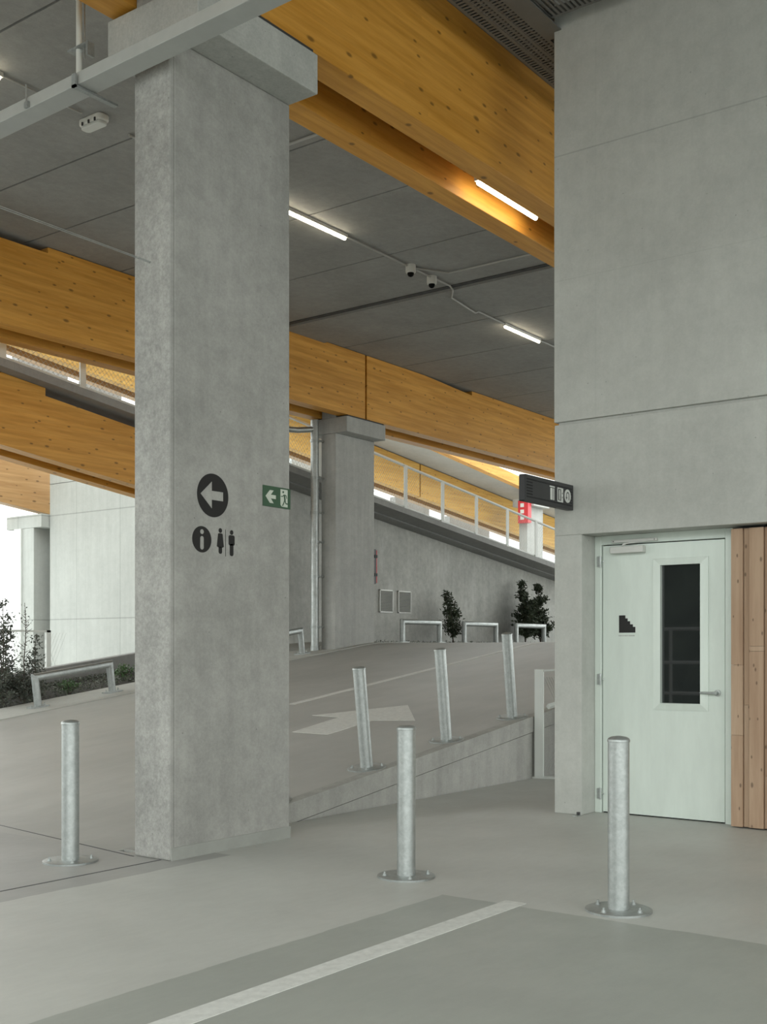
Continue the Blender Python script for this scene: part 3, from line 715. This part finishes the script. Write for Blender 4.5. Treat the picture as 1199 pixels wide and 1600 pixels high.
# ------------------------------------------------------------------ cable trays
def tray(lab, u0,u1,v0,v1,z,along='u'):
    t = thing('cable_tray', lab, 'cable tray', ((u0+u1)/2,(v0+v1)/2,z))
    b = MB()
    if along == 'u':
        MB().box((u0,v0,z),(u1,v0+.006,z+.09)).box((u0,v0-.012,z+.08),(u1,v0,z+.09)).build('side_rail', M['traydark'], t)
        MB().box((u0,v1-.006,z),(u1,v1,z+.09)).box((u0,v1,z+.08),(u1,v1+.012,z+.09)).build('side_rail', M['traydark'], t)
        u = u0
        while u < u1:
            b.box((u,v0,z),(u+.022,v1,z+.004)); u += .044
        for v in (v0,v0+(v1-v0)*.33,v0+(v1-v0)*.66,v1-.03): b.box((u0,v,z-.001),(u1,v+.03,z+.003))
    else:
        MB().box((u0,v0,z),(u0+.006,v1,z+.09)).build('side_rail', M['traydark'], t)
        MB().box((u1-.006,v0,z),(u1,v1,z+.09)).build('side_rail', M['traydark'], t)
        v = v0
        while v < v1:
            b.box((u0,v,z),(u1,v+.022,z+.004)); v += .044
        for u in (u0,u1-.03): b.box((u,v0,z-.001),(u+.03,v1,z+.003))
    b.build('perforated_base', M['traydark'], t)
    # cables lying inside
    for k in range(5):
        r = .011+.003*(k%3)
        if along == 'u': MB().tube([(u0,v0+.05+.06*k,z+.005+r),(u1,v0+.05+.06*k,z+.005+r)], r, 8).build('cable', M['dark'], t)
    return t
tray('perforated cable tray under the ceiling between the nearest beam and the right wall', 3.5,15,4.76,5.14,6.70)
tray('perforated cable tray branch crossing the top of the right wall', 8.12,8.55,2.0,4.74,6.72,'v')
tr = MB().box((7.55,4.60,6.695),(8.8,4.765,6.705)); tag(tr.build('joint_plate', M['traydark']), 'flat grey plate joining the two cable trays', 'plate')

# ------------------------------------------------------------------ downpipe, extinguisher box, vents, hose box
dp = thing('downpipe', 'galvanised downpipe with clamps running down the middle column', 'pipe', (16.47,13.93,1.38))
MB().tube([(16.42,13.86,1.36),(16.42,13.86,5.72)], .078, 20).build('pipe', M['galv'], dp, smooth=True)
for z in (1.8,2.75,3.4,3.95,4.6,5.3):
    MB().tube([(16.42,13.86,z),(16.42,13.86,z+.05)], .088, 20).box((16.42,13.75,z+.01),(16.58,13.80,z+.04)).build('clamp', M['galvd'], dp)
MB().tube([(16.42,13.86,5.55),(16.1,14.0,5.50),(15.75,14.2,5.5),(15.68,14.22,5.58),(15.62,14.24,5.95)], .055, 14).build('side_branch', M['galv'], dp, smooth=True)
MB().lathe([(.09,0),(.085,.14)], c=(16.42,13.86,1.33), n=16).build('foot_socket', M['galvd'], dp)
hb_ = thing('extinguisher_cabinet', 'narrow dark cabinet with red door edge on the side of the middle column', 'cabinet', (17.82,13.6,2.68))
MB().box((17.762,13.5,2.69),(17.86,13.78,3.37)).build('case', M['blackm'], hb_)
MB().box((17.86,13.495,2.71),(17.885,13.785,3.35)).build('door', M['red'], hb_)
for z in (2.84,3.2): MB().box((17.80,13.49,z),(17.89,13.5,z+.06)).build('latch', M['dark'], hb_)
hs = thing('hose_box', 'red fire hose box with white labels on the distant column', 'box', (36.9,21.0,6.0))
a = at_u(803.5,783,36.75); bz = at_u(803.5,818,36.75)
MB().box((36.75,20.78,bz.z),(37.0,21.2,a.z)).build('case', M['red'], hs)
for k in range(3):
    zz = bz.z+(a.z-bz.z)*(.14+.28*k); MB().box((36.744,20.95,zz),(36.752,21.1,zz+.14)).build('label_plate', M['signw'], hs)
for (u, lab) in ((20.33,'square louvred wall vent, the left of the pair on the stained wall'),(21.04,'square louvred wall vent, the right of the pair on the stained wall')):
    t = thing('wall_vent', lab, 'vent', (u+.25,15.28,2.25), 'louvred wall vents')
    z0_, z1_ = 2.235, 2.745
    MB().box((u,15.26,z0_),(u+.5,15.3,z0_+.02)).box((u,15.26,z1_-.02),(u+.5,15.3,z1_)).box((u,15.26,z0_),(u+.02,15.3,z1_)).box((u+.48,15.26,z0_),(u+.5,15.3,z1_)).build('frame', M['vent'], t)
    lb = MB()
    for k in range(14):
        z = z0_+.025+k*.0335; lb.prism([(15.25,z),(15.256,z),(15.29,z+.03),(15.284,z+.03)], u+.015, u+.485, 'x')
    lb.build('louvres', M['vent'], t); MB().box((u+.02,15.293,z0_+.02),(u+.48,15.299,z1_-.02)).build('dark_backing', M['hole'], t)

# ------------------------------------------------------------------ white fence by the wall, mesh fence at left
fp = thing('white_fence', 'white steel fence post and mesh at the end of the ramp curb', 'fence', (10.95,5.9,0))
pu, pv = at_z(843,1216,0).x, at_z(843,1216,0).y
ew = (Vector((SU,-CU,0)))                                   # the flat post faces across the gap
def obox(c, du, dv, z0, z1, ang):
    ca, sa = math.cos(ang), math.sin(ang); vs = []
    for z in (z0,z1):
        for (a,b2) in ((-du,-dv),(du,-dv),(du,dv),(-du,dv)): vs.append((c[0]+a*ca-b2*sa, c[1]+a*sa+b2*ca, z))
    return MB().add(vs, [(0,3,2,1),(4,5,6,7),(0,1,5,4),(1,2,6,5),(2,3,7,6),(3,0,4,7)])
ANG = math.radians(-90+20)
obox((pu,pv),.047,.03,.02,1.185,ANG).build('post', M['white'], fp)
obox((pu+.06,pv-.03),.15,.07,0,.018,ANG).build('foot_plate', M['white'], fp)
obox((pu+.42,pv-.17),.05,.02,.02,1.12,ANG).build('post', M['white'], fp)
MB().tube([(pu,pv-.05,1.17),(pu+.75,pv-.3,1.19)], .012, 8).build('top_rail', M['white'], fp)
MB().tube([(pu+.05,pv-.08,.78),(pu+.55,pv-.18,.86)], .03, 4).build('cross_rail', M['white'], fp)
mh = MB(); A = Vector((pu,pv-.06,0)); B = Vector((pu+1.2,pv-.45,0))
for k in range(34):
    for s in (0,1):
        t0 = k/34; p = A.lerp(B,t0); q = A.lerp(B,min(1,t0+.5)); 
        z0_, z1_ = (.08,1.1) if s else (1.1,.08); wire(mh, (p.x,p.y,z0_), (q.x,q.y,z1_), .002)
mh.build('mesh_infill', M['galvd'], fp)
obox((pu+.34,pv-.16),.05,.03,.90,1.0,ANG).build('lock_box', M['brown'], fp)
lf_ = thing('mesh_fence', 'white steel mesh fence panel behind the planted strip at the left edge', 'fence', (12.7,17.0,.9))
ea = at_v(78,985,17.0); eb = at_v(-30,983,17.0)
MB().box((eb.x,16.97,ea.z-.035),(ea.x,17.03,ea.z)).build('top_rail', M['white'], lf_)
MB().box((ea.x-.09,16.97,.6),(ea.x,17.03,ea.z)).build('post', M['white'], lf_)
mm = MB(); u = eb.x
while u < ea.x-.1:
    wire(mm, (u,17.0,.6), (u+.5,17.0,1.7), .0022); wire(mm, (u,17.005,1.7), (u+.5,17.005,.6), .0022); u += .07
mm.build('mesh_infill', M['tray'], lf_)

# ------------------------------------------------------------------ plants
def leafquad(b, c, s, rng):
    d = Vector((rng.uniform(-1,1),rng.uniform(-1,1),rng.uniform(-.6,.9))).normalized()
    a = d.cross(Vector((rng.uniform(-1,1),rng.uniform(-1,1),rng.uniform(-1,1)))).normalized(); nn = d.cross(a)
    b.add([c, c+d*s*.5+a*s*.25+nn*s*.08, c+d*s, c+d*s*.5-a*s*.25+nn*s*.08], [(0,1,2),(0,2,3)])
def shrub(lab, u, v, h, w, seed, n, mat='leaf', ls=.055, stems=3, sparse=0, taper=True, name='shrub', zb=None):
    rng = random.Random(seed); zb = ramp(u)-.02 if zb is None else zb
    t = thing(name, lab, 'shrub', (u,v,zb)); sm = MB(); lv = MB()
    for s in range(stems):
        ox, oy = rng.uniform(-.3,.3)*w, rng.uniform(-.3,.3)*w
        hh = h*(1 if s == 0 else rng.uniform(.6,.9)); pts = []
        for k in range(6):
            f = k/5; pts.append(Vector((u+ox*f+(rng.uniform(-.02,.02)), v+oy*f+rng.uniform(-.02,.02), zb+hh*f)))
        sm.tube(pts, [.013*(1-.7*k/5) for k in range(6)], 6)
        nb = int(26*hh)
        for k in range(nb):
            f = rng.uniform(.12,.99); i = min(4,int(f*5)); base = pts[i].lerp(pts[i+1], f*5-i)
            sp_ = w*.5*((1-f)*.95+.12 if taper else .6)*rng.uniform(.5,1.15); an = rng.uniform(0,6.28)
            tip = base+Vector((math.cos(an)*sp_, math.sin(an)*sp_, sp_*rng.uniform(.3,1.1)))
            sm.tube([base,tip], [.005,.002], 4)
            m_ = max(2,int(n/(nb*stems)))
            for _ in range(m_):
                g_ = rng.uniform(.25,1.05); c_ = base.lerp(tip,g_)+Vector([rng.gauss(0,.03) for _ in range(3)])
                leafquad(lv, c_, ls*rng.uniform(.6,1.3), rng)
    sm.build('stems', M['bark'], t); lv.build('foliage', M[mat], t); return t
shrub('slim dark shrub between the first and second hoop at the ramp top', at_v(706,1003,14.8).x, 14.75, 1.22, .62, 1, 1500, ls=.075)
shrub('dark bushy shrub by the back wall, left one of the pair', at_v(820,1003,14.7).x, 14.68, 1.62, .95, 2, 3000, ls=.095)
shrub('dark bushy shrub by the back wall, right one of the pair', at_v(845,1003,14.7).x, 14.68, 1.55, .9, 3, 3000, ls=.095)
shrub('leafy sapling at the left edge of the planted strip', 10.28, 14.8, 1.62, .7, 4, 1100, 'leafr', ls=.06, stems=3)
shrub('thin bare sapling with a tie, at the left of the planted strip', 10.68, 14.8, 1.50, .42, 5, 40, 'leafr', ls=.045, stems=1)
shrub('short leafy sapling right of the bare one in the planted strip', 10.90, 14.85, 1.0, .42, 6, 330, 'leafr', ls=.055, stems=1)
for k, (u,v,h,w) in enumerate(((10.1,15.2,.55,.8),(10.5,14.6,.4,.7),(10.95,15.3,.42,.8),(10.0,14.55,.5,.7))):
    shrub(('low dense bush at the back of the planted strip, leftmost','low dense bush at the front of the planted strip under the saplings','low dense bush behind the end of the hoop barrier','low dense bush in the front corner of the planted strip')[k], u, v, h, w, 20+k, 900, 'leafr', ls=.055, stems=4, taper=False, name='low_bush')
shrub('fresh green tuft in the planted strip near the foreground column', 12.75, 15.0, .22, .4, 31, 240, 'tuft', ls=.05, stems=4, taper=False, name='green_tuft')
shrub('fresh green tuft in the planted strip under the hoop rail', 11.35, 14.6, .16, .38, 32, 240, 'tuft', ls=.045, stems=4, taper=False, name='green_tuft')
cv = MB(); rng = random.Random(9)
for _ in range(7000):
    u = rng.uniform(8.5,15.4); v = rng.uniform(14.32,15.95)
    if math.sin(u*5.1)+math.sin(v*7.3+u) < -.3 and rng.random() < .8: continue
    leafquad(cv, Vector((u,v,ramp(u)+rng.uniform(-.01,.06))), rng.uniform(.02,.055), rng)
for _ in range(2500):
    u = rng.uniform(18,33); v = rng.uniform(14.35,15.2); leafquad(cv, Vector((u,v,ramp(u)+rng.uniform(-.01,.05))), rng.uniform(.02,.05), rng)
o = cv.build('ground_cover', M['cover']); tag(o, 'low ground cover plants and leaves over the dark soil strip', 'plants', kind='stuff')
# ------------------------------------------------------------------ planted bank across the yard (seen reflected in the door glass)
bk = MB(); rng = random.Random(12); nu, nv = 10, 40; vs = []
for i in range(nu+1):
    for j in range(nv+1):
        vs.append((-9.5-7*i/nu, 1+22*j/nv, -.35+6.2*min(1,i/nu*1.3)+rng.uniform(-.15,.15)*(i>0)))
bk.add(vs, [(i*(nv+1)+j, i*(nv+1)+j+1, (i+1)*(nv+1)+j+1, (i+1)*(nv+1)+j) for i in range(nu) for j in range(nv)])
struct(bk.build('planted_bank', M['bank'], local=True))

# ------------------------------------------------------------------ world, camera
w = bpy.data.worlds.new('overcast'); SC.world = w; w.use_nodes = True; nt = w.node_tree
bg = nt.nodes['Background']; tc = nt.nodes.new('ShaderNodeTexCoord'); sp = nt.nodes.new('ShaderNodeSeparateXYZ')
L(nt, tc.outputs['Generated'], sp.inputs[0])
c = ramp_node(nt, [(.0,(.62,.64,.62)),(.25,(.93,.98,.95)),(1.,(.82,.88,.87))], sp.outputs[2])
L(nt, c, bg.inputs['Color']); bg.inputs['Strength'].default_value = 1.25
yr = MB()
for z in (.55,1.15,1.8): yr.tube([(-3.2,4,z),(-3.2,15,z)], .03, 8)
for k in range(8): yr.tube([(-3.2,4.3+1.5*k,0),(-3.2,4.3+1.5*k,1.8)], .03, 8)
struct(yr.build('yard_railing', M['white'], local=True))
cam = bpy.data.cameras.new('camera'); co = bpy.data.objects.new('camera', cam); COL.objects.link(co); SC.camera = co
co.location = (0,0,EYE); co.rotation_euler = (math.radians(90), 0, math.radians(36.7-90))
cam.sensor_fit = 'AUTO'; cam.sensor_width = 36; cam.lens = F/1600*36; cam.shift_y = (HZ-800)/1600; cam.shift_x = -(CX-599.5)/1600
cam.clip_end = 300
SC.view_settings.view_transform = 'Standard'; SC.view_settings.look = 'None'; SC.view_settings.gamma = 1
SC.view_settings.use_curve_mapping = False; SC.view_settings.exposure = 1.5
